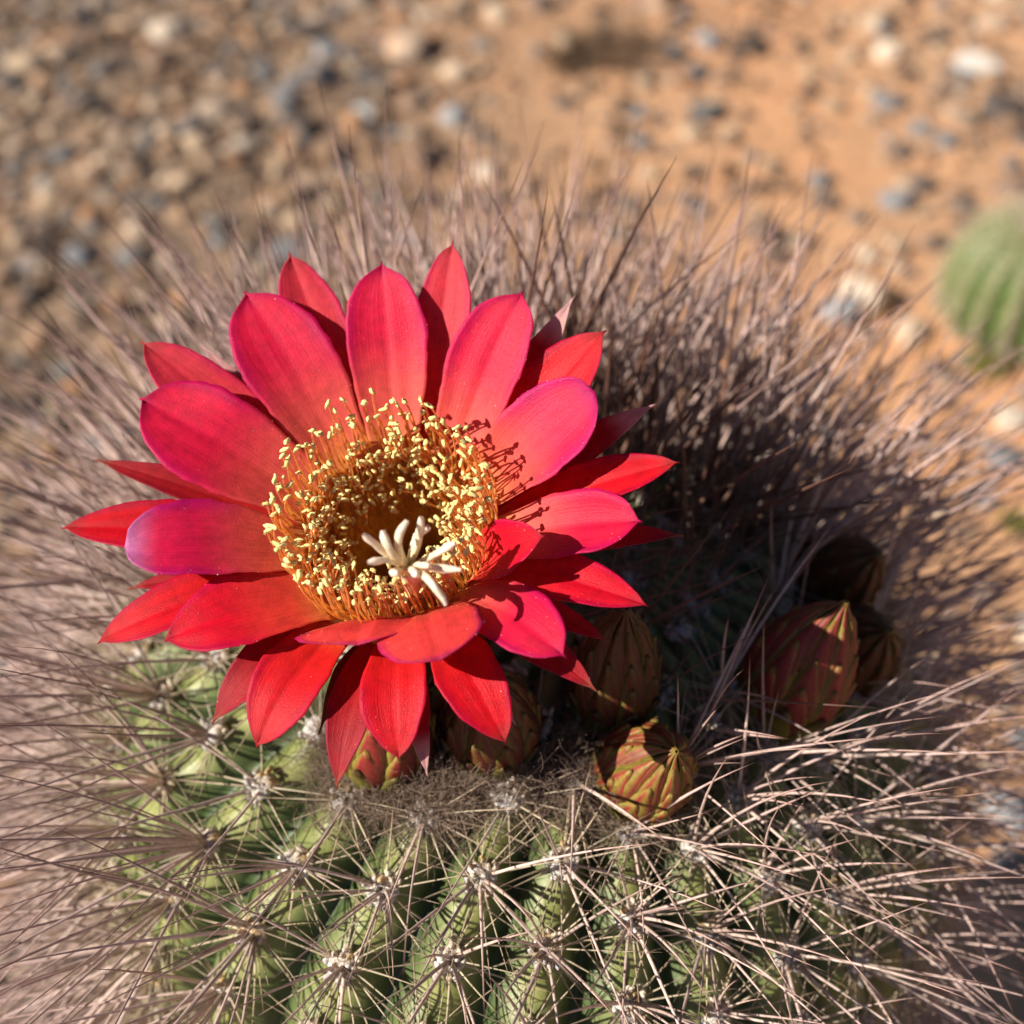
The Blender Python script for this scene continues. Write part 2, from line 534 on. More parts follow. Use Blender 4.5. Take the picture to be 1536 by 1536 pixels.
# tip px, py, width px, rise, kind, bow1, bow2, cup, roll, base azimuth shift (deg)
PETALS = [
 # inner ring, broad with a small point
 (573, 393, 122, 0.62, 'i', 0.02, 0.05, 0.20, 0, 0),
 (367, 437, 138, 0.55, 'i', 0.02, 0.06, 0.18, 6, 0),
 (786, 436, 122, 0.62, 'i', 0.02, 0.05, 0.20, -4, 0),
 (208, 597, 150, 0.45, 'i', 0.04, 0.06, 0.20, 6, 0),
 (187, 820, 128, 0.42, 'r', 0.05, 0.08, 0.22, 4, 0),
 (893, 588, 140, 0.66, 'r', 0.03, 0.05, 0.22, -8, 0),
 (965, 783, 118, 0.36, 'i', 0.04, 0.07, 0.20, 0, 0),
 (818, 804, 92, 1.10, 'p', 0.05, 0.06, 0.35, -20, -8),
 (247, 963, 128, 0.18, 'p', 0.08, 0.10, 0.15, 0, 14),
 (538, 969, 205, 0.96, 'f', 0.06, 0.13, -0.06, 0, -6),
 (660, 990, 168, 0.86, 'f', 0.06, 0.12, -0.04, 0, 2),
 (850, 988, 110, 0.42, 'i', 0.08, 0.12, 0.12, 0, 0),
 (973, 910, 82, 0.14, 'p', 0.08, 0.08, 0.20, 0, 0),
 # middle ring
 (433, 378, 98, 0.56, 'n', 0.0, 0.02, 0.22, 0, 0),
 (680, 361, 90, 0.60, 'n', 0.0, 0.02, 0.22, 0, 0),
 (909, 495, 120, 0.50, 'm', 0.02, 0.05, 0.18, 0, 0),
 (211, 513, 98, 0.40, 'n', 0.02, 0.04, 0.22, 0, 0),
 (92, 793, 86, 0.20, 'm', 0.06, 0.08, 0.22, 0, 0),
 (1020, 693, 82, 0.24, 'm', 0.05, 0.06, 0.22, 0, 0),
 (147, 966, 84, 0.02, 'm', 0.10, 0.12, 0.20, 0, 0),
 (385, 1122, 112, -0.12, 'm', 0.12, 0.14, 0.16, 0, 0),
 (599, 1141, 104, -0.14, 'm', 0.14, 0.15, 0.14, 0, 0),
 (760, 1117, 100, -0.08, 'm', 0.12, 0.14, 0.16, 0, 0),
 # outer ring, narrow and pointed
 (863, 443, 66, 0.46, 'o', 0.0, 0.02, 0.3, 0, 0),
 (299, 514, 40, 0.16, 'o', 0.0, 0.0, 0.3, 0, 0),
 (139, 689, 54, 0.16, 'o', 0.03, 0.04, 0.3, 0, 0),
 (985, 606, 66, 0.14, 'o', 0.02, 0.03, 0.3, 0, 0),
 (1026, 803, 56, 0.04, 'o', 0.05, 0.05, 0.3, 0, 0),
 (190, 884, 48, 0.02, 'o', 0.06, 0.06, 0.3, 0, 0),
 (317, 1086, 80, -0.20, 'o', 0.12, 0.12, 0.25, 0, 0),
 (506, 1184, 74, -0.26, 'o', 0.13, 0.13, 0.22, 0, 0),
 (642, 1166, 44, -0.30, 'o', 0.13, 0.12, 0.35, 0, 0),
 (775, 1089, 40, -0.24, 'o', 0.12, 0.10, 0.3, 0, 0),
 (898, 1040, 66, -0.10, 'o', 0.10, 0.10, 0.25, 0, 0),
 (916, 964, 46, -0.10, 'o', 0.08, 0.08, 0.3, 0, 0),
 (478, 1102, 34, -0.34, 'g', 0.12, 0.10, 0.3, 0, 0),
 (283, 977, 44, -0.12, 'o', 0.08, 0.08, 0.3, 0, 0),
 (511, 423, 42, 0.22, 'g', 0.0, 0.0, 0.3, 0, 0),
]
RB = {'n': (0.0136, -0.0030), 'f': (0.0124, -0.0010), 'i': (0.0127, -0.0012), 'r': (0.0125, -0.0010), 'p': (0.0127, -0.0014), 'm': (0.0136, -0.0032), 'o': (0.0140, -0.0055), 'g': (0.0138, -0.0075)}
SHAPE = {'i': (0.58, 0.60, 2.3, 0.55, 0.04), 'r': (0.62, 0.62, 2.2, 0.5, 0.0), 'p': (0.66, 0.55, 1.8, 0.72, 0.03),
         'm': (0.56, 0.55, 1.95, 0.68, 0.03), 'f': (0.66, 0.62, 2.4, 0.5, 0.0), 'n': (0.58, 0.58, 2.1, 0.62, 0.03), 'o': (0.56, 0.48, 1.65, 0.82, 0.04), 'g': (0.6, 0.4, 1.4, 1.0, 0.05)}
PCOL = {  # base, low, blade, margin, tip
 'i': ((0.98, 0.44, 0.13), (0.97, 0.165, 0.110), (0.93, 0.016, 0.075), (0.76, 0.006, 0.125), (0.66, 0.008, 0.105)),
 'r': ((0.98, 0.44, 0.12), (0.97, 0.155, 0.090), (0.90, 0.016, 0.095), (0.70, 0.008, 0.175), (0.64, 0.014, 0.19)),
 'f': ((0.97, 0.36, 0.09), (0.96, 0.19, 0.085), (0.95, 0.080, 0.07), (0.55, 0.008, 0.13), (0.52, 0.010, 0.13)),
 'p': ((0.97, 0.34, 0.09), (0.95, 0.085, 0.05), (0.88, 0.007, 0.030), (0.72, 0.004, 0.070), (0.58, 0.02, 0.045)),
 'm': ((0.92, 0.16, 0.045), (0.86, 0.022, 0.018), (0.85, 0.006, 0.018), (0.70, 0.004, 0.050), (0.55, 0.045, 0.04)),
 'n': ((0.93, 0.18, 0.07), (0.90, 0.09, 0.075), (0.88, 0.055, 0.080), (0.78, 0.025, 0.11), (0.66, 0.06, 0.07)),  # back petals, their pinkish sheen painted into the colours
 'o': ((0.75, 0.07, 0.035), (0.64, 0.018, 0.018), (0.55, 0.016, 0.024), (0.48, 0.014, 0.040), (0.45, 0.13, 0.07)),
 'g': ((0.40, 0.08, 0.025), (0.30, 0.07, 0.02), (0.26, 0.09, 0.025), (0.22, 0.11, 0.03), (0.22, 0.16, 0.04)),
}
pollen_pts = []
def bez(p0, p1, p2, p3, t):
    t = t[:, None]
    return (1 - t) ** 3 * p0 + 3 * (1 - t) ** 2 * t * p1 + 3 * (1 - t) * t ** 2 * p2 + t ** 3 * p3
def petal(i, px, py, wpx, elev, kind, b1, b2, cup, roll, dphi):
    rb, hb = RB[kind]
    tip, dep = solve_tip(px, py, elev, rb)
    phi = math.atan2(tip[1], tip[0]) + R_(dphi)
    base = np.array([rb * math.cos(phi), rb * math.sin(phi), hb])
    c = tip - base
    L = np.linalg.norm(c)
    cn = c / L
    side0 = unit(np.cross(cn, [0, 0, 1.0]))
    up = unit(np.cross(side0, cn))
    nu, nv = 36, 21
    t = np.linspace(0, 1, nu) ** 0.92
    P1 = base + c * 0.33 + up * L * b1 * 1.5
    P2 = base + c * 0.68 + up * L * b2 * 1.5
    mid = bez(base, P1, P2, tip, t)
    tg = np.gradient(mid, axis=0); tg /= np.linalg.norm(tg, axis=1, keepdims=True)
    sd_ = np.cross(tg, np.broadcast_to(up, tg.shape)); sd_ /= np.linalg.norm(sd_, axis=1, keepdims=True)
    nn = np.cross(sd_, tg)
    ra = R_(roll) * smooth01(t / 0.6)
    sd2 = sd_ * np.cos(ra)[:, None] + nn * np.sin(ra)[:, None]
    nn2 = -sd_ * np.sin(ra)[:, None] + nn * np.cos(ra)[:, None]
    wb, tm, p_, q_, mu = SHAPE[kind]
    hw = 0.5 * wpx * K * dep
    te = 1.0 - mu
    u = np.clip((t - tm) / (te - tm), 0, 1)
    wdt = np.where(t < tm, wb + (1 - wb) * smooth01(t / tm) ** 0.85, np.maximum(1 - u ** p_, 0) ** q_)
    if mu > 0:
        wdt = np.maximum(wdt, 0.085 * np.clip((1 - t) / (mu * 2.2), 0, 1) ** 0.7 * (t > 0.7))
    wdt = np.maximum(wdt, 0.012) * hw
    s = np.linspace(-1, 1, nv)
    rr = np.random.default_rng(100 + i)
    ph1, ph2 = rr.random(2) * 6.28
    asym = 1 + 0.05 * np.sin(t * 5 + ph1)[:, None] * np.sign(s)[None]
    edge = 1 + 0.018 * np.sin(t[:, None] * 23 + ph2 + 2.2 * np.sign(s)[None]) * np.abs(s)[None] ** 2
    jag = rr.normal(0, 0.010, (nu, 2)); jag = (jag + np.roll(jag, 1, 0)) * 0.8
    edge = edge + np.where(s[None] < 0, jag[:, :1], jag[:, 1:]) * np.abs(s)[None] ** 6
    X = wdt[:, None] * s[None] * edge * asym
    cupt = cup * (0.55 + 0.6 * (1 - t))[:, None]
    groove = -0.035 * np.exp(-(s / 0.13) ** 2)[None] * smooth01(t / 0.3)[:, None] * (1 - smooth01((t - 0.75) / 0.25))[:, None]
    ripple = 0.02 * np.sin(t * 11 + ph2)[:, None] * (s ** 2)[None] * np.sign(s + 0.001)[None] * smooth01((t - .3) / .4)[:, None]
    Z = wdt[:, None] * (cupt * (s ** 2)[None] * 1.4 + ripple) + hw * groove
    kf = rr.uniform(5, 9, 3); kp = rr.random(3) * 6.28
    crease = sum(np.cos(kf[q] * s[None] + kp[q] + 2.0 * t[:, None] * (q - 1)) for q in range(3)) * 0.0075
    Z = Z + crease * wdt[:, None] * smooth01(t / 0.25)[:, None] + 0.03 * hw * np.sin(t * rr.uniform(5, 8) + kp[0])[:, None] * smooth01((t - 0.3) / 0.5)[:, None]
    # the tip folds into a small keel
    keel = smooth01((t - 0.82) / 0.18)[:, None] * np.abs(s)[None] * 0.22 * hw * (1 - smooth01((t - .97) / .03))[:, None] * 0.35
    Z = Z + keel
    G = mid[:, None] + sd2[:, None] * X[..., None] + nn2[:, None] * Z[..., None]
    W = from_local(G)
    th = 0.00048 * (1 - 0.75 * np.abs(s) ** 2.5)[None] * np.ones((nu, 1)) * (1 - 0.5 * t[:, None] ** 4)
    V, F = sheet(W, th)
    ca = [np.array(x) for x in PCOL[kind]]
    tt = t[:, None, None]; sa = np.abs(s)[None, :, None]
    jit = rr.uniform(-0.06, 0.06)
    c_ = ca[0] + (ca[1] - ca[0]) * smooth01((tt + jit) / 0.26)
    c_ = c_ + (ca[2] - c_) * smooth01((tt - 0.20 + jit) / 0.46)
    mg = smooth01((sa - (0.82 if kind == 'f' else 0.62)) / (0.18 if kind == 'f' else 0.38)) * smooth01((tt - 0.3) / 0.4)
    c_ = c_ + (ca[3] - c_) * mg
    c_ = c_ + (ca[4] - c_) * smooth01((tt - (0.93 if kind == 'f' else 0.86)) / (0.07 if kind == 'f' else 0.14)) * 0.9
    if kind in 'io':
        c_ = c_ * (1 + 0.0 * tt)
    if (px, py) == (187, 820):
        c_ = c_ + (np.array([0.80, 0.33, 0.62]) - c_) * smooth01((tt - 0.80) / 0.2) * 0.75
    if (px, py) in ((863, 443), (985, 606), (299, 514), (642, 1166), (775, 1089)):  # glossy tip highlights painted into the petal colour
        c_ = c_ + (np.array([0.84, 0.52, 0.46]) - c_) * smooth01((tt - 0.70) / 0.14) * 0.85
    c_ = c_.reshape(-1, 3)
    col = np.concatenate([c_, c_ * np.array([0.92, 1.0, 0.95])])
    uvg = np.stack(np.broadcast_arrays((s * 0.5 + 0.5)[None] + i * 1.7, t[:, None]), -1).reshape(-1, 2)
    o = piece("petal", V, F, M['petal'], flower, FC, uv=np.concatenate([uvg, uvg]), col=col)
    for _ in range(22 if kind in 'irpf' else 8):
        a = int(rr.integers(3, nu - 3)); b = int(np.clip(rr.normal(nv / 2 + rr.choice([-8, 8]), 2), 0, nv - 1))
        f = rr.random(); q = W[a, b] * f + W[a + 1, b] * (1 - f)
        nrm = unit(np.cross(W[a, min(b + 1, nv - 1)] - W[a, max(b - 1, 0)], W[a + 1, b] - W[a - 1, b]))
        if nrm @ FA < 0: nrm = -nrm
        pollen_pts.append(q + nrm * th[a, b] * 0.5)
    return L
for i, p in enumerate(PETALS):
    L = petal(i, *p)
    print("petal", i, p[:2], "len mm %.1f" % (L * 1000))

# pollen dust lying on the petals
ico_v = []
g = (1 + 5 ** 0.5) / 2
for a in (-1, 1):
    for b in (-g, g):
        ico_v += [(0, a, b), (a, b, 0), (b, 0, a)]
ico_v = np.array(ico_v) / math.hypot(1, g)
def hull_faces(v):
    F = []
    n = len(v)
    for i in range(n):
        for j in range(i + 1, n):
            for k in range(j + 1, n):
                nn = np.cross(v[j] - v[i], v[k] - v[i])
                if np.linalg.norm(nn) < 1e-9: continue
                dd = (v - v[i]) @ nn
                if np.all(dd < 1e-9): F.append((i, j, k))
                elif np.all(dd > -1e-9): F.append((i, k, j))
    return np.array(F)
ico_f = hull_faces(ico_v)
pp = np.array(pollen_pts)
sz = rng.uniform(0.00002, 0.00005, len(pp)) * np.where(rng.random(len(pp)) < 0.05, 1.7, 1.0)
PV = (pp[:, None] + ico_v[None] * sz[:, None, None]).reshape(-1, 3)
PF = (ico_f[None] + (np.arange(len(pp)) * 12)[:, None, None]).reshape(-1, 3)
o = piece("pollen", PV, PF, M['pollen'], flower, FC, uv=rng.random((len(PV), 2)))
o["kind"] = "stuff"

# floral tube: inner wall with rim, and the outer green wall
TUBE_L = 0.031
prof_t = [(0.0035, -0.027), (0.0050, -0.024), (0.0076, -0.017), (0.0103, -0.010), (0.0124, -0.0045), (0.0132, -0.0012), (0.0146, -0.0022),
          (0.0146, -0.006), (0.0128, -0.012), (0.0105, -0.020), (0.0095, -TUBE_L), (0.0095, -TUBE_L - 0.006)]
V, F, uv = lathe(prof_t, FC, FA, 40)
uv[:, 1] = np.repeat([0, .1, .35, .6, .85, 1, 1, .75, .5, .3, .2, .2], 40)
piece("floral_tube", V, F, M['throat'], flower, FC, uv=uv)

# stamens
def ellipsoid(c, ax, la, lb, nu=5, nv=8, lump=0.0):
    n, u, v = frame_of(ax, (0.3, 0.2, 1))
    t = np.linspace(0.06, math.pi - 0.06, nu)
    a = np.arange(nv) * 2 * math.pi / nv
    V = c + n * (np.cos(t) * la)[:, None, None] + (np.cos(a)[None, :, None] * u + np.sin(a)[None, :, None] * v) * (np.sin(t) ** 0.7 * lb)[:, None, None]
    if lump:
        V = V + rng.normal(0, lump, V.shape)
    i = np.arange(nu * nv).reshape(nu, nv)
    F = np.stack([i[:-1], np.roll(i[:-1], -1, 1), np.roll(i[1:], -1, 1), i[1:]], -1).reshape(-1, 4)
    caps = [[0, 1, 2, 3], [0, 3, 4, 5], [0, 5, 6, 7]]
    F = np.concatenate([F, np.array(caps), (nu - 1) * nv + np.array(caps)[:, ::-1]])
    return V.reshape(-1, 3), F
mass = []
def stamen(base, tip, sag, rad=0.00016, asize=0.92, single=True):
    k = 7
    t = np.linspace(0, 1, k)
    c = tip - base
    P = base + c * t[:, None]
    wob = rng.normal(0, 0.00018, 3)
    P = P + np.array(sag) * (np.sin(t * math.pi))[:, None] + wob * np.sin(t * 6.28)[:, None]
    W = from_local(P)
    V1, F1_, uv1 = tubes(W[None], np.full((1, k), rad) * (1.15 - 0.4 * t), 5)
    ax = unit(rng.normal(0, 1, 3) * np.array([1, 1, 0.45]))
    axw = ax[0] * F1 + ax[1] * F2 + ax[2] * FA
    V2, F2_ = ellipsoid(W[-1], axw, rng.uniform(0.00045, 0.00088) * asize, rng.uniform(0.00025, 0.00037) * asize, 6, 8, lump=0.00007)
    V = np.concatenate([V1, V2]); F = np.concatenate([F1_, F2_ + len(V1)])
    uv = np.concatenate([uv1, np.stack([np.full(len(V2), rng.random()), rng.random(len(V2))], -1)])
    mi = np.concatenate([np.zeros(len(F1_)), np.ones(len(F2_))])
    if single:
        piece("stamen", V, F, [M['filament'], M['anther']], flower, FC, uv=uv, midx=mi)
    else:
        mass.append((V, F, uv, mi))
NOUT = 160
for i in range(NOUT):
    a = (i + rng.uniform(-0.35, 0.35)) * 2 * math.pi / NOUT
    rb = rng.uniform(0.0120, 0.0130)
    hb = -0.0025 - (0.0130 - rb) * 1.5
    rt = rng.uniform(0.0128, 0.0150)
    h = rng.uniform(0.0085, 0.0132) * (1.0 if rng.random() < 0.8 else 0.75)
    at_ = a + rng.normal(0, 0.05)
    b = np.array([rb * math.cos(a), rb * math.sin(a), hb])
    tp = np.array([rt * math.cos(at_), rt * math.sin(at_), h])
    stamen(b, tp, [0.0012 * math.cos(a), 0.0012 * math.sin(a), 0])
NIN = 560
for i in range(NIN):
    a = rng.random() * 2 * math.pi
    f = rng.random()
    hb = -0.003 - 0.010 * f ** 1.3
    rb = np.interp(hb, [-0.017, -0.010, -0.0045], [0.0074, 0.0100, 0.0120])
    rt = max(rb - rng.uniform(-0.0010, 0.0032), 0.0052)
    h = hb + rng.uniform(0.0060, 0.0125)
    at_ = a + rng.normal(0, 0.12)
    b = np.array([rb * math.cos(a), rb * math.sin(a), hb])
    tp = np.array([rt * math.cos(at_), rt * math.sin(at_), h])
    stamen(b, tp, [0.0004 * math.cos(a), 0.0004 * math.sin(a), 0], rad=0.00014, asize=0.82, single=i < 140)

offs = np.cumsum([0] + [len(m_[0]) for m_ in mass[:-1]])
o = piece("stamen_mass", np.concatenate([m_[0] for m_ in mass]), np.concatenate([m_[1] + k_ for m_, k_ in zip(mass, offs)]), [M['filament'], M['anther']], flower, FC,
          uv=np.concatenate([m_[2] for m_ in mass]), midx=np.concatenate([m_[3] for m_ in mass]))
o["kind"] = "stuff"

# style and stigma lobes
STC, _ = solve_tip(614, 850, 0, 0), None
dsv = np.linspace(0.12, 0.2, 1601)
Lr = to_local(CAM + ray(613, 852)[None] * dsv[:, None])
stig = Lr[int(np.argmin(np.abs(Lr[:, 2] - 0.0125)))]
t = np.linspace(0, 1, 12)
root = np.array([0.0, 0.0, -0.026])
P = root + (stig - root) * t[:, None] + np.array([0, -0.0022, 0]) * np.sin(t * math.pi)[:, None]
W = from_local(P)
V, F, uv = tubes(W[None], (0.00105 + 0.00025 * smooth01((t - .8) / .2))[None], 12)
piece("style", V, F, M['style'], flower, FC, uv=uv)
stw = W[-1]
LOBES = [(545, 803, 8.2), (574, 797, 8.0), (611, 783, 8.2), (632, 778, 8.4), (643, 792, 7.4), (683, 815, 8.6), (693, 857, 8.6), (670, 908, 9.0), (552, 845, 7.2), (598, 862, 6.2), (626, 866, 6.0), (645, 850, 6.5)]
for (px, py, Lm) in LOBES:
    L = Lm / 1000
    D = ray(px, py); q = CAM - stw
    a = D @ D; b = 2 * D @ q; c = q @ q - L * L
    disc = b * b - 4 * a * c
    roots = [(-b + sg * math.sqrt(max(disc, 0))) / (2 * a) for sg in (-1, 1)]
    cand = [CAM + D * r for r in roots]
    hs = [((p - stw) @ FA) for p in cand]
    tip = cand[int(np.argmin([abs(h - 0.0035) for h in hs]))]
    tip = stw + unit(tip - stw) * L
    t = np.linspace(0, 1, 9)
    dirn = unit(tip - stw)
    lift = FA * (rng.uniform(0.02, 0.2) * L) + rng.normal(0, 0.09, 3) * L
    P = stw - FA * 0.0004 + (tip - stw + FA * 0.0006) * t[:, None] + lift * np.sin(t * math.pi)[:, None]
    if py > 880:
        P = P + FA * 0.0022 * np.sin(t * math.pi)[:, None]
    rad = (0.00048 - 0.00002 * t) + 0.00007 * np.sin(t * 8 + px) * t
    rad[-1] = 0.00024; rad[-2] = 0.00046
    V, F, uv = tubes(P[None], rad[None], 9)
    V = V + rng.normal(0, 0.00006, V.shape)
    uv[:, 0] = rng.random()
    piece("stigma_lobe", V, F, M['stigma'], flower, FC, uv=uv)

# ------------------------------------------------------------------ buds
def bud(base, tip, rad, nscale, dark, label, green=0.0):
    A = tip - base
    L = np.linalg.norm(A); A = A / L
    base = base - A * 0.004; Lf = L + 0.004
    o = link("flower_bud", None, cactus, base)
    o["label"] = label
    n, u, v = frame_of(A, (0, 1, 0.2))
    def prof_b(t):
        return rad * np.where(t < 0.38, 0.72 + 0.28 * np.sin(np.clip(t / 0.38, 0, 1) * math.pi / 2), np.maximum(1 - (np.maximum(t - 0.38, 0) / 0.63) ** 1.65, 0.0))
    ts = np.linspace(0, 1.0, 16)
    V, F, uv = lathe([(float(max(prof_b(x) * 0.95, 1e-4)), float(x * Lf)) for x in ts], base, A, 20)
    core = np.tile(np.array([0.07, 0.04, 0.02]), (len(V), 1))
    piece("bud_core", V, F, M['scale'], o, base, col=core)
    nring = 5
    per = nscale // nring
    for r in range(nring):
        for k in range(per):
            a0 = (k + 0.5 * (r % 2) + rng.uniform(-0.08, 0.08)) * 2 * math.pi / per + r * 0.25
            t0 = 0.02 + 0.15 * r
            t1 = min(0.42 + 0.17 * r, 1.0) + (rng.uniform(-0.03, 0.0) if r < 4 else 0.012)
            nu, nv = 9, 5
            tt = np.linspace(0, 1, nu); s = np.linspace(-1, 1, nv)
            x = t0 + (t1 - t0) * tt
            wang = (math.pi / per) * 1.25 * np.where(tt < 0.3, 0.8 + 0.2 * tt / 0.3, np.maximum(1 - (np.maximum(tt - 0.3, 0) / 0.7) ** 1.7, 0.3 if r == 4 else 0.02))
            tw = 0.55 * x ** 2
            ang = a0 + tw[:, None] + wang[:, None] * s[None]
            lift = (0.00025 + 0.00030 * (nring - r) * 0.7 + (0.0007 if r == 0 else 0.0004) * smooth01((tt - 0.72) / 0.28) * (r < 4)) [:, None] + 0.00055 * (1 - s[None] ** 2) 
            rr = prof_b(np.minimum(x, 1.0))[:, None] + lift * (1 - 0.9 * smooth01((x - 0.8) / 0.2))[:, None]
            G = base + n * (x * Lf)[:, None, None] + (np.cos(ang)[..., None] * u + np.sin(ang)[..., None] * v) * rr[..., None]
            V, F = sheet(G, np.full((nu, nv), 0.00032))
            yg = np.array([0.40, 0.37, 0.06]) * (1 - 0.55 * dark); rd = np.array([0.48, 0.018, 0.035]) * (1 - 0.75 * dark); dk = np.array([0.10, 0.02, 0.018]); ol = np.array([0.2, 0.2, 0.035])  # dark mixes the shade on a bud into its scale colours
            sa = np.abs(s)[None, :, None]; t3 = tt[:, None, None]
            if r >= 1:
                c = rd + (dk - rd) * (1 - t3) * 0.8
                c = c + (yg * (1.0 - 0.3 * dark) - c) * np.maximum(smooth01((sa - 0.45) / 0.4), green * smooth01(1 - sa * 2.5))
                c = c + (yg - c) * smooth01((t3 - .85) / .15) * 0.6
            else:
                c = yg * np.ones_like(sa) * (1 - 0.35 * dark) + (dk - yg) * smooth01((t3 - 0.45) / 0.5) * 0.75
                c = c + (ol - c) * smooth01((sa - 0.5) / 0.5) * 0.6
            c = np.broadcast_to(c, (nu, nv, 3)).reshape(-1, 3)
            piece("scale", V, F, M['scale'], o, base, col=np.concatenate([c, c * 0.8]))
    # the dry point at the very tip
    return o
BUDS = [  # base px, tip px, length m, radius m, painted shade, label
 ((1168, 1050), (1268, 905), 0.0245, 0.0070, 0.2, "dark red bud with a sunlit pointed tip"),
 ((955, 1165), (1014, 1128), 0.0150, 0.0058, 0.1, "yellow green bud with scales swirling to its point"),
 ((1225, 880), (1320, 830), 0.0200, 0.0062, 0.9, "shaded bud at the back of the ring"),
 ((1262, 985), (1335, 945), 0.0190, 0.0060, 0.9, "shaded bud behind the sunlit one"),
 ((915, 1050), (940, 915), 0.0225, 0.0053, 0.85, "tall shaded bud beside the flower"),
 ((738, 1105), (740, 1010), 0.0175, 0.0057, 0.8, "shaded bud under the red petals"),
 ((575, 1120), (585, 1020), 0.0170, 0.0060, 0.2, "small green bud between the hanging petals"),
]
bud_info = []
for (bp, tpx, L, rad, dark, lab) in BUDS:
    b, n = body_hit(*bp)
    D = ray(*tpx); q = CAM - b
    a = D @ D; bb = 2 * D @ q; c = q @ q - L * L
    disc = bb * bb - 4 * a * c
    cand = [CAM + D * ((-bb + sg * math.sqrt(max(disc, 0))) / (2 * a)) for sg in (-1, 1)]
    tip = max(cand, key=lambda p: (p - b) @ n)
    tip = b + unit(tip - b) * L
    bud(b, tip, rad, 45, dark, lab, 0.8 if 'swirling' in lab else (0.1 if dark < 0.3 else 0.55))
    bud_info.append((b, n, tip, rad))

# ------------------------------------------------------------------ areoles and spines
def blocked(P):
    """spines may not run through the flower or the buds"""
    Lc = to_local(P)
    r = np.hypot(Lc[..., 0], Lc[..., 1])
    sinb = Lc[..., 1] / np.maximum(r, 1e-6)
    elow = -0.24 + 0.40 * smooth01(0.5 + 0.7 * sinb)
    hit = (r < 0.047) & (Lc[..., 2] > elow * (r - 0.014) - 0.007)
    hit |= (r < 0.017) & (Lc[..., 2] > -0.035)
    px, py, d = project(P)
    hit |= (((px - 565) / 450) ** 2 + ((py - 775) / 405) ** 2 < 1) & (d < 0.185)
    for b, n, tip, rad in bud_info:
        ax = tip - b; L2 = ax @ ax
        tt = np.clip(((P - b) @ ax) / L2, 0, 1)
        dd = np.linalg.norm(P - b - tt[..., None] * ax, axis=-1)
        hit |= dd < rad * 0.95
        bx, by, bd = project(b + ax * 0.6)
        hit |= (np.hypot(px - bx, py - by) < rad / (bd * K) * 1.05) & (d < bd)
    return hit.any(axis=-1)

def spine_lines(c, n, up, sd_, cnt, tilt, length, k=7, curve=0.10, droop=None):
    al = (np.arange(cnt) + rng.uniform(-0.4, 0.4, cnt)) * 2 * math.pi / cnt + rng.random() * 6.28
    ti = rng.uniform(*tilt, cnt)
    Ln = rng.uniform(*length, cnt)
    d = n[None] * np.cos(ti)[:, None] + (up[None] * np.cos(al)[:, None] + sd_[None] * np.sin(al)[:, None]) * np.sin(ti)[:, None]
    st = c + (d - n * (d @ n)[:, None]) * 0.0012 - n * 0.0003
    t = np.linspace(0, 1, k)
    bend = rng.normal(0, 1, (cnt, 3)); bend -= d * (bend * d).sum(1, keepdims=True)
    bend = bend / np.linalg.norm(bend, axis=1, keepdims=True) * (Ln * rng.uniform(0, curve, cnt))[:, None]
    if droop is not None:
        bend = bend - up[None] * (Ln * droop)[:, None]
    P = st[:, None] + d[:, None] * (Ln[:, None, None] * t[None, :, None]) + bend[:, None] * (t ** 2)[None, :, None]
    return P

areoles = []
for i in range(NR):
    th = rib_theta(i)
    j = 0
    while True:
        s = 0.007 + rib_off[i] + j * SP
        j += 1
        if s > S_DOME + 0.06: break
        if s < 0.016 and i % 3: continue
        if s < 0.026 and i % 2: continue
        p, _, _ = body_pt(np.array([th]), np.array([s]))
        nr, nh = prof_n(np.array([s]))
        rad = math.cos(th) * BU + math.sin(th) * BV
        n = unit(rad * nr[0] + AX * nh[0])
        up = unit(AX - n * (AX @ n)) if s > 0.004 else BU
        areoles.append((p[0], n, up, s))
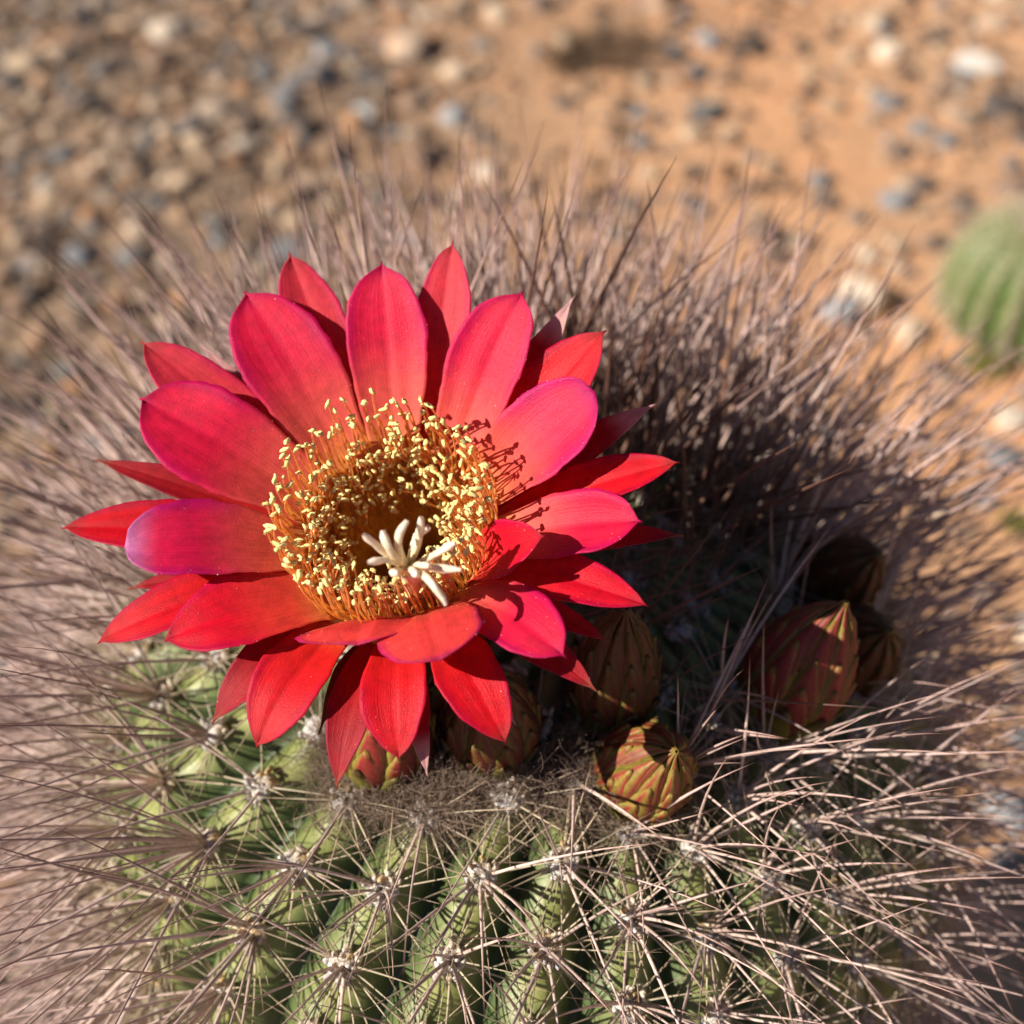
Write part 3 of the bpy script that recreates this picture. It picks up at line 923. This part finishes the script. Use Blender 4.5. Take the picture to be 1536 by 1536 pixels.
# keep the ones in view as single parts, nearest to the picture's middle first
def view_rank(a):
    px, py, d = project(a[0])
    facing = unit(CAM - a[0]) @ a[1]
    off = max(0, abs(px - 768) - 900) + max(0, abs(py - 850) - 900)
    return -facing * 300 + off
areoles.sort(key=view_rank)
print("areoles", len(areoles))
n_single = 0
rest_c, rest_r = [], []
for ai, (p, n, up, s) in enumerate(areoles):
    sd_ = np.cross(up, n)
    f = smooth01((s - 0.012) / 0.03)
    px, py, dep = project(p)
    facing = unit(CAM - p) @ n
    nc = int(rng.integers(8, 12)) if s > 0.03 else int(rng.integers(7, 10))
    nrad = int(rng.integers(16, 22)) if s > 0.03 else int(rng.integers(7, 10))
    back = float(smooth01(((p - APEX)[1] + 0.005) / 0.03))
    west = float(smooth01((-0.022 - (p - OC)[0]) / 0.03)) * 0.7       # the long-spined flank
    lng = max(back, west)
    nc = int(nc * (1 + 1.0 * west + 0.35 * back))
    nrad = int(nrad * (1 - 0.6 * back))
    Pc = spine_lines(p + n * 0.0006, n, up, sd_, nc, (0.08, 0.95 - 0.25 * lng), (0.014 + 0.004 * f + 0.008 * lng, 0.036 + 0.012 * lng + 0.014 * back), curve=0.12, droop=0.10 * f * (1 - back))
    Pr = spine_lines(p + n * 0.0003, n, up, sd_, nrad, (0.95, 1.42), (0.0085, 0.0175), curve=0.10)
    main = np.ones(len(Pc))
    if back > 0.2:
        Pc[:3] = Pc[:3, :1] + (Pc[:3] - Pc[:3, :1]) * 1.08
        main[:3] = 1.55
    okc = ~blocked(Pc); okr = ~blocked(Pr)
    main = main[okc]
    Pc, Pr = Pc[okc], Pr[okr]
    t = np.linspace(0, 1, 7)
    taper = (1 - t ** 1.45) * 0.96 + 0.04
    Rc = rng.uniform(0.00019, 0.00032, len(Pc))[:, None] * (1 + 0.3 * west + 0.7 * back) * main[:, None] * taper[None]
    Rr = rng.uniform(0.00012, 0.00020, len(Pr))[:, None] * taper[None]
    in_view = ai < 298
    if not in_view:
        rest_c.append((Pc, Rc)); rest_r.append((Pr, Rr))
        continue
    # felt pad: a small lumpy cushion of short bulbous spine bases
    lumps_V, lumps_F, lumps_C = [], [], []
    nb = 17
    off = 0
    for q in range(nb):
        if q == 0:
            c0, la, lb = p, 0.0012, 0.0025
        else:
            aa = q * 2.4; rr_ = 0.00060 * math.sqrt(q)
            c0 = p + up * (rr_ * math.cos(aa) * 1.25) + sd_ * (rr_ * math.sin(aa)) + n * 0.0007
            la, lb = rng.uniform(0.0006, 0.0014), rng.uniform(0.00032, 0.00056)
        V, F = ellipsoid(c0, unit(n + rng.normal(0, 0.3, 3)), la, lb, 5, 8, 0.00006)
        lumps_V.append(V); lumps_F.append(F + off); off += len(V)
        upness = ((V - p) @ up) / 0.002
        base_c = np.array([0.75, 0.69, 0.64]) if rng.random() < 0.88 else np.array([0.62, 0.48, 0.33])
        lumps_C.append(base_c + np.clip(upness, 0, 1)[:, None] * np.array([0.08, 0.0, -0.10]))
    a_o = piece("areole", np.concatenate(lumps_V), np.concatenate(lumps_F), M['felt'], cactus, p, col=np.concatenate(lumps_C))
    # short wool hairs on the pad
    nh_ = 44
    hd = n[None] + rng.normal(0, 0.7, (nh_, 3)); hd /= np.linalg.norm(hd, axis=1, keepdims=True)
    hs = p + (rng.normal(0, 0.0010, (nh_, 1)) * up + rng.normal(0, 0.0009, (nh_, 1)) * sd_) + n * 0.0006
    ht = np.linspace(0, 1, 4)
    HP = hs[:, None] + hd[:, None] * (rng.uniform(0.0008, 0.002, nh_)[:, None, None] * ht[None, :, None]) + rng.normal(0, 0.00015, (nh_, 4, 3))
    Pall, Rall = [], []
    singles = 0
    if ai < 75:
        order = np.argsort([-np.linalg.norm(x[-1] - x[0]) for x in Pc])
        take = list(order[:4]) if n_single < 297 else []
        for q in take:
            V, F, uv = tubes(Pc[q:q + 1], Rc[q:q + 1], 6)
            piece("spine", V, F, M['young_shaded'] if s < 0.031 else M['spine'], a_o, p, uv=uv)
            n_single += 1
        keep = [q for q in range(len(Pc)) if q not in take]
        Pc, Rc = Pc[keep], Rc[keep]
    parts = []
    off = 0; VV, FF, UU, MI = [], [], [], []
    for (PP, RR, mi, sides) in ((Pc, Rc, 0, 5), (Pr, Rr, 1, 5)):
        if len(PP) == 0: continue
        V, F, uv = tubes(PP, RR, sides)
        VV.append(V); FF.append(F + off); UU.append(uv); MI.append(np.full(len(F), mi)); off += len(V)
    V, F, uv = tubes(HP, np.full((nh_, 4), 0.00004), 3)
    uv[:, 1] = 0.05
    VV.append(V); FF.append(F + off); UU.append(uv); MI.append(np.full(len(F), 1))
    c_o = piece("spine_cluster", np.concatenate(VV), np.concatenate(FF), [M['young_shaded'] if s < 0.031 else M['spine'], M['young_shaded'] if s < 0.031 else M['radial']], a_o, p, uv=np.concatenate(UU), midx=np.concatenate(MI))
    c_o["kind"] = "stuff"
if rest_c:
    Pc = np.concatenate([a for a, _ in rest_c]); Rc = np.concatenate([b for _, b in rest_c])
    Pr = np.concatenate([a for a, _ in rest_r]); Rr = np.concatenate([b for _, b in rest_r])
    V1, F1_, u1 = tubes(Pc, Rc, 5); V2, F2_, u2 = tubes(Pr, Rr, 5)
    o = piece("spine_mass", np.concatenate([V1, V2]), np.concatenate([F1_, F2_ + len(V1)]), [M['spine'], M['radial']], cactus, [BASE[0], BASE[1], 0],
              uv=np.concatenate([u1, u2]), midx=np.concatenate([np.zeros(len(F1_)), np.ones(len(F2_))]))
    o["kind"] = "stuff"
print("single spines", n_single)

# ------------------------------------------------------------------ wool round the buds and the flower's foot
def wool_patch(c, n, spread, cnt, length, ring=0.0):
    n, u, v = frame_of(n, (0, 0, 1))
    a = rng.random(cnt) * 6.283
    r = ring + np.abs(rng.normal(0, spread, cnt))
    st = c + (np.cos(a) * r)[:, None] * u + (np.sin(a) * r)[:, None] * v - n * (r ** 2 / (2 * RH))[:, None] - n * 0.001
    k = 9
    d = n[None] * rng.uniform(0.3, 1.0, cnt)[:, None] + rng.normal(0, 0.6, (cnt, 3))
    d /= np.linalg.norm(d, axis=1, keepdims=True)
    P = np.zeros((cnt, k, 3)); P[:, 0] = st
    step = rng.uniform(*length, cnt) / (k - 1)
    for i in range(1, k):
        d = d + rng.normal(0, 0.46, (cnt, 3)); d /= np.linalg.norm(d, axis=1, keepdims=True)
        P[:, i] = P[:, i - 1] + d * step[:, None]
    return P
W_ = []
for b, n, tip, rad in bud_info:
    W_.append(wool_patch(b, n, 0.0024, 800, (0.004, 0.010), ring=rad * 0.85))
for px, py, cnt in ((520, 1190, 260), (590, 1200, 260), (650, 1195, 320), (700, 1190, 280), (790, 1165, 260), (850, 1190, 300), (880, 1150, 240), (1010, 1190, 200), (497, 1120, 220), (930, 1220, 200), (1080, 1110, 160)):
    b, n = body_hit(px, py, 0.001)
    W_.append(wool_patch(b, n, 0.0034, int(cnt * 2.0), (0.004, 0.011)))
b, n = body_hit(900, 900)
W_.append(wool_patch(b, n, 0.007, 500, (0.004, 0.009)))
HP = np.concatenate(W_)
Lh = to_local(HP)
HP = HP[~((np.hypot(Lh[..., 0], Lh[..., 1]) < 0.046) & (Lh[..., 2] > -0.014)).any(axis=1)]
V, F, uv = tubes(HP, np.repeat((np.linspace(1.0, 0.6, HP.shape[1]) * 0.000034)[None], len(HP), 0), 3)
o = piece("wool", V, F, M['wool'], cactus, [BASE[0], BASE[1], 0], uv=uv)
o["kind"] = "stuff"

# ------------------------------------------------------------------ small cactus further off
def small_cactus(c, R, H, nr, label):
    root = link("small_cactus", None, None, c)
    tag(root, label, "cactus")
    nth = nr * 8
    th = np.arange(nth) * 2 * math.pi / nth
    ss = np.linspace(0, 1, 40)
    prr = R * np.sin(np.clip(ss, 0, 1) * 2.35) ** 0.85
    prr[0] = 0.0004
    hh = H * (0.5 + 0.5 * np.cos(ss * 2.35 * 1.13))
    T2, S2 = np.meshgrid(th, np.arange(40))
    crest = np.abs(np.cos(T2 * nr / 2))
    r = prr[S2] * (1 - 0.13 * (1 - crest ** 0.8))
    V = np.stack([c[0] + r * np.cos(T2), c[1] + r * np.sin(T2), c[2] + hh[S2] - 0.003], -1).reshape(-1, 3)
    i = np.arange(len(V)).reshape(40, nth)
    F = np.stack([i[:-1], i[1:], np.roll(i[1:], -1, 1), np.roll(i[:-1], -1, 1)], -1).reshape(-1, 4)
    col = np.array([0.075, 0.125, 0.03]) + (np.array([0.14, 0.20, 0.05]) - np.array([0.075, 0.125, 0.03])) * smooth01(crest)[..., None]
    piece("body", V, F, M['skin'], root, c, col=col.reshape(-1, 3))
    for k in range(nr):
        a = 2 * math.pi * k / nr
        PP = []
        for q in range(3, 34, 2):
            p = np.array([c[0] + prr[q] * math.cos(a), c[1] + prr[q] * math.sin(a), c[2] + hh[q] - 0.003])
            n = unit([math.cos(a) * max(prr[q] / R, 0.2), math.sin(a) * max(prr[q] / R, 0.2), (hh[q] / H - 0.5) * 1.4])
            _, u, v = frame_of(n)
            PP.append(spine_lines(p, n, u, v, 7, (0.6, 1.3), (0.007, 0.015)))
        PP = np.concatenate(PP)
        V, F, uv = tubes(PP, np.repeat(((1 - np.linspace(0, 1, 7)) * 0.00046 + 0.00008)[None], len(PP), 0), 4)
        uv[:, 1] *= 0.6
        o = piece("spine_row", V, F, M['radial'], root, c, uv=uv)
        o["kind"] = "stuff"
    return root
gc = ground_pt(1520, 492); gc[2] = -0.002
small_cactus(gc, 0.058, 0.094, 18, "small round green cactus growing alone on the orange soil")

# ------------------------------------------------------------------ stones
def stone_mesh(seed, sub=1):
    r = np.random.default_rng(seed)
    import bmesh
    bm = bmesh.new()
    bmesh.ops.create_icosphere(bm, subdivisions=2 + sub, radius=1.0)
    v = np.array([x.co[:] for x in bm.verts])
    for _ in range(9):
        d = unit(r.normal(0, 1, 3)); lim = r.uniform(0.55, 0.9)
        ex = v @ d - lim
        v = v - np.maximum(ex, 0)[:, None] * d * 0.92
    v = v * (1 + 0.06 * vnoise(v[:, 0] * 3 + v[:, 2], v[:, 1] * 3 - v[:, 2], seed))[:, None]
    f = [tuple(x.index for x in q.verts) for q in bm.faces]
    bm.free()
    return v, f
STONES = []
for sd2 in range(7):
    STONES.append(stone_mesh(40 + sd2, 1))
stone_data = {}
def stone(px, py, wpx, kind, label, group=None, squash=0.6, seed=None, name="stone"):
    c = ground_pt(px, py)
    d = (c - CAM) @ FW
    r = 0.5 * wpx * K * d
    k = int(rng.integers(0, len(STONES))) if seed is None else seed
    key = (k, kind)
    if key not in stone_data:
        v, f = STONES[k]
        stone_data[key] = make_mesh(name, v, f, M['stone'][kind], smooth=True)
    o = link(name, stone_data[key], None, [c[0], c[1], r * squash * 0.12 + float(ground_h(c[0], c[1]))])
    o.scale = (r, r * rng.uniform(0.75, 1.0), r * squash)
    o.rotation_euler = (rng.uniform(-0.25, 0.25), rng.uniform(-0.25, 0.25), rng.random() * 6.28)
    tag(o, label, "stone", group)
    return o
NAMED = [
 (1472, 98, 82, 'white', "large whitish stone standing out on the orange soil"),
 (1340, 300, 66, 'blue grey', "pale blue grey stone lying alone on bare orange soil"),
 (1305, 445, 125, 'cream', "broad mottled rock between the small cactus and the spines"),
 (1265, 470, 90, 'blue grey', "flat grey rock leaning against the mottled rock"),
 (545, 168, 52, 'white', "round white pebble, the brightest of the gravel behind the flower"),
 (612, 72, 78, 'cream', "pale angular stone in the gravel behind the flower"),
 (505, 215, 48, 'cream', "cream pebble next to the round white pebble"),
 (458, 190, 44, 'white', "small whitish pebble beside the cream pebble"),
 (682, 172, 62, 'blue grey', "long flat blue grey stone beyond the longest spines"),
 (1515, 690, 80, 'blue grey', "blue grey slab below the small cactus"),
 (1510, 1215, 100, 'blue grey', "blue grey stone by the foot of the big cactus"),
 (1380, 195, 52, 'blue grey', "dark blue stone near the large whitish stone"),
 (1500, 170, 100, 'dark', "dark brown rock just below the large whitish stone"),
 (1530, 290, 90, 'brown', "brown rock above the small cactus"),
 (1365, 500, 75, 'cream', "cream stone at the end of the mottled rock"),
 (1415, 600, 60, 'dark', "dark stone on bare soil under the small cactus"),
 (935, 305, 50, 'dark', "dark pebble right behind the spine tips"),
 (640, 235, 90, 'brown', "brown earthy clod right behind the spine tips"),
 (205, 310, 60, 'dark', "darkest stone in the brown gravel"),
 (115, 385, 62, 'blue grey', "blue grey stone beside the dark one in brown gravel"),
]
for (px, py, wv, kd, lab) in NAMED:
    stone(px, py, wv, kd, lab)
placed = [(a[0], a[1], a[2]) for a in NAMED] + [(905, 60, 190), (850, 90, 110), (1480, 540, 80)]
cnt = 0
tries = 0
while cnt < 275 and tries < 20000:
    tries += 1
    px, py = rng.uniform(-60, 1600), rng.uniform(-25, 1300)
    if py > 520 and 60 < px < 1380: continue
    # stony to the left and along the right edge, bare in the middle
    dens = 0.95 if px < 560 else (0.75 if px > 1330 else (0.55 if py < 70 else 0.14))
    if 560 <= px < 760: dens = 0.5
    if rng.random() > dens: continue
    wv = rng.uniform(26, 62) * (1.0 if rng.random() < 0.8 else 1.4)
    if any((px - a) ** 2 + ((py - b) * 1.3) ** 2 < (0.40 * (wv + c)) ** 2 for a, b, c in placed): continue
    placed.append((px, py, wv))
    kd = rng.choice(['blue grey', 'brown', 'cream', 'dark'], p=[0.2, 0.4, 0.2, 0.2])
    size = "small" if wv < 38 else ("middling" if wv < 58 else "large")
    zone = "in the brown stony ground" if px < 560 else ("close round the small cactus" if px > 1330 and 180 < py < 800 else ("in the stones round the whitish rock" if px > 1330 and py <= 180 else ("beside the foot of the big cactus" if py >= 800 else "on the bare orange sand")))
    look = {'blue grey': "blue grey", 'brown': "reddish brown", 'cream': "cream coloured", 'dark': "dark brown"}[kd]
    stone(px, py, wv, kd, size + " " + look + " pebble " + zone, size + " " + look + " pebbles " + zone, squash=rng.uniform(0.45, 0.75), name="pebble")
    cnt += 1
print("pebbles", cnt)

# fine gravel
NG = 30000
gx_ = rng.uniform(-1.0, 1.0, NG * 3); gy_ = rng.uniform(-0.1, 1.5, NG * 3)
mask = vnoise(gx_ * 5, gy_ * 5, 21)
pk = np.clip(0.20 + 0.5 * mask + 0.6 * smooth01((0.02 - gx_) / 0.15) + 0.3 * smooth01((gx_ - 0.22) / 0.1), 0.06, 1)
ok = rng.random(NG * 3) < pk
gx_, gy_ = gx_[ok][:NG], gy_[ok][:NG]
n_ = len(gx_)
gx_, gy_ = gx_ * GS, gy_ * GS
gs = 0.0022 + 0.0125 * rng.random(n_) ** 2.2 * np.where(rng.random(n_) < 0.06, 1.7, 1)
jv = ico_v[None] * (1 + rng.normal(0, 0.16, (n_, 12, 1)))
scl = rng.uniform(0.6, 1.1, (n_, 1, 3)); scl[..., 2] *= 0.7
GVv = jv * scl * gs[:, None, None]
GVv[..., 0] += gx_[:, None]; GVv[..., 1] += gy_[:, None]; GVv[..., 2] += (ground_h(gx_, gy_) + gs * 0.12)[:, None]
pal = np.array([[0.20, 0.185, 0.175], [0.30, 0.19, 0.12], [0.5, 0.36, 0.24], [0.11, 0.08, 0.065], [0.45, 0.24, 0.13], [0.36, 0.27, 0.2], [0.26, 0.16, 0.1]])
gcol = pal[rng.integers(0, len(pal), n_)] * rng.uniform(0.75, 1.15, (n_, 1))
gr = piece("gravel", GVv.reshape(-1, 3), (ico_f[None] + (np.arange(n_) * 12)[:, None, None]).reshape(-1, 3), M['gravel'], col=np.repeat(gcol, 12, 0), smooth=False)
tag(gr, "fine mixed gravel strewn over the orange soil", "gravel", kind="stuff")

# dry litter: broken bits of stem and fallen spines
NL = 2600
lx = rng.uniform(-1.0, 0.9, NL); ly = rng.uniform(-0.1, 1.5, NL)
kp_ = rng.random(NL) < np.clip(0.25 + 0.8 * smooth01((0.05 - lx) / 0.2) + 0.4 * vnoise(lx * 4, ly * 4, 8), 0.05, 1)
lx, ly = lx[kp_] * GS, ly[kp_] * GS; NL = len(lx)
la_ = rng.random(NL) * 6.283; ll = rng.uniform(0.008, 0.036, NL)
tt_ = np.linspace(-0.5, 0.5, 4)
LP = np.stack([lx[:, None] + np.cos(la_)[:, None] * ll[:, None] * tt_, ly[:, None] + np.sin(la_)[:, None] * ll[:, None] * tt_, np.zeros((NL, 4))], -1)
LP[..., :2] += rng.normal(0, 0.0008, (NL, 4, 2))
LP[..., 2] = ground_h(LP[..., 0], LP[..., 1]) + rng.uniform(0.0, 0.004, (NL, 1)) * (0.5 + tt_)
V, F, uv = tubes(LP, np.repeat(rng.uniform(0.0006, 0.002, NL)[:, None], 4, 1), 4)
o = piece("litter", V, F, M['dryplant'], None, None, uv=uv)
tag(o, "dry broken stems and fallen spines littering the stony soil", "litter", kind="stuff")

# dry dark tufts and two small green plants on the soil
def tuft(px, py, wpx, cnt, label, mat, cat, name, hgt=0.6, rad=0.001):
    c = ground_pt(px, py); c[2] = float(ground_h(c[0], c[1]))
    d = (c - CAM) @ FW
    r = 0.5 * wpx * K * d
    a = rng.random(cnt) * 6.283
    rr = np.sqrt(rng.random(cnt)) * r * 0.6
    st = np.stack([c[0] + np.cos(a) * rr, c[1] + np.sin(a) * rr, np.full(cnt, c[2] - 0.001)], -1)
    k = 6
    dr = np.stack([np.cos(a), np.sin(a), rng.uniform(0.2, 2.0, cnt) * hgt], -1) + rng.normal(0, 0.5, (cnt, 3))
    dr /= np.linalg.norm(dr, axis=1, keepdims=True)
    P = np.zeros((cnt, k, 3)); P[:, 0] = st
    for i in range(1, k):
        dr = dr + rng.normal(0, 0.3, (cnt, 3)); dr /= np.linalg.norm(dr, axis=1, keepdims=True)
        P[:, i] = P[:, i - 1] + dr * (r * 0.8 / (k - 1))
    P[..., 2] = np.maximum(P[..., 2], c[2] - 0.001)
    V, F, uv = tubes(P, np.repeat((np.array([0.7, 1, 1, .9, .7, .2]) * rad)[None], cnt, 0), 4)
    o = piece(name, V, F, M[mat], None, c, uv=uv)
    tag(o, label, cat)
tuft(905, 80, 165, 150, "tangled dark dry twigs on the bare orange soil", 'dryplant', "dry plant", "dry_tuft", 0.5)
tuft(858, 95, 85, 60, "small dark dry tuft beside the larger dry twigs", 'dryplant', "dry plant", "dry_tuft", 0.5)
tuft(1480, 548, 62, 160, "yellow green seedling at the foot of the small cactus", 'green_leaf', "plant", "seedling", 1.0, 0.002)
tuft(1528, 780, 50, 110, "yellow green seedling among stones beside the long spines", 'green_leaf', "plant", "seedling", 1.0, 0.0018)
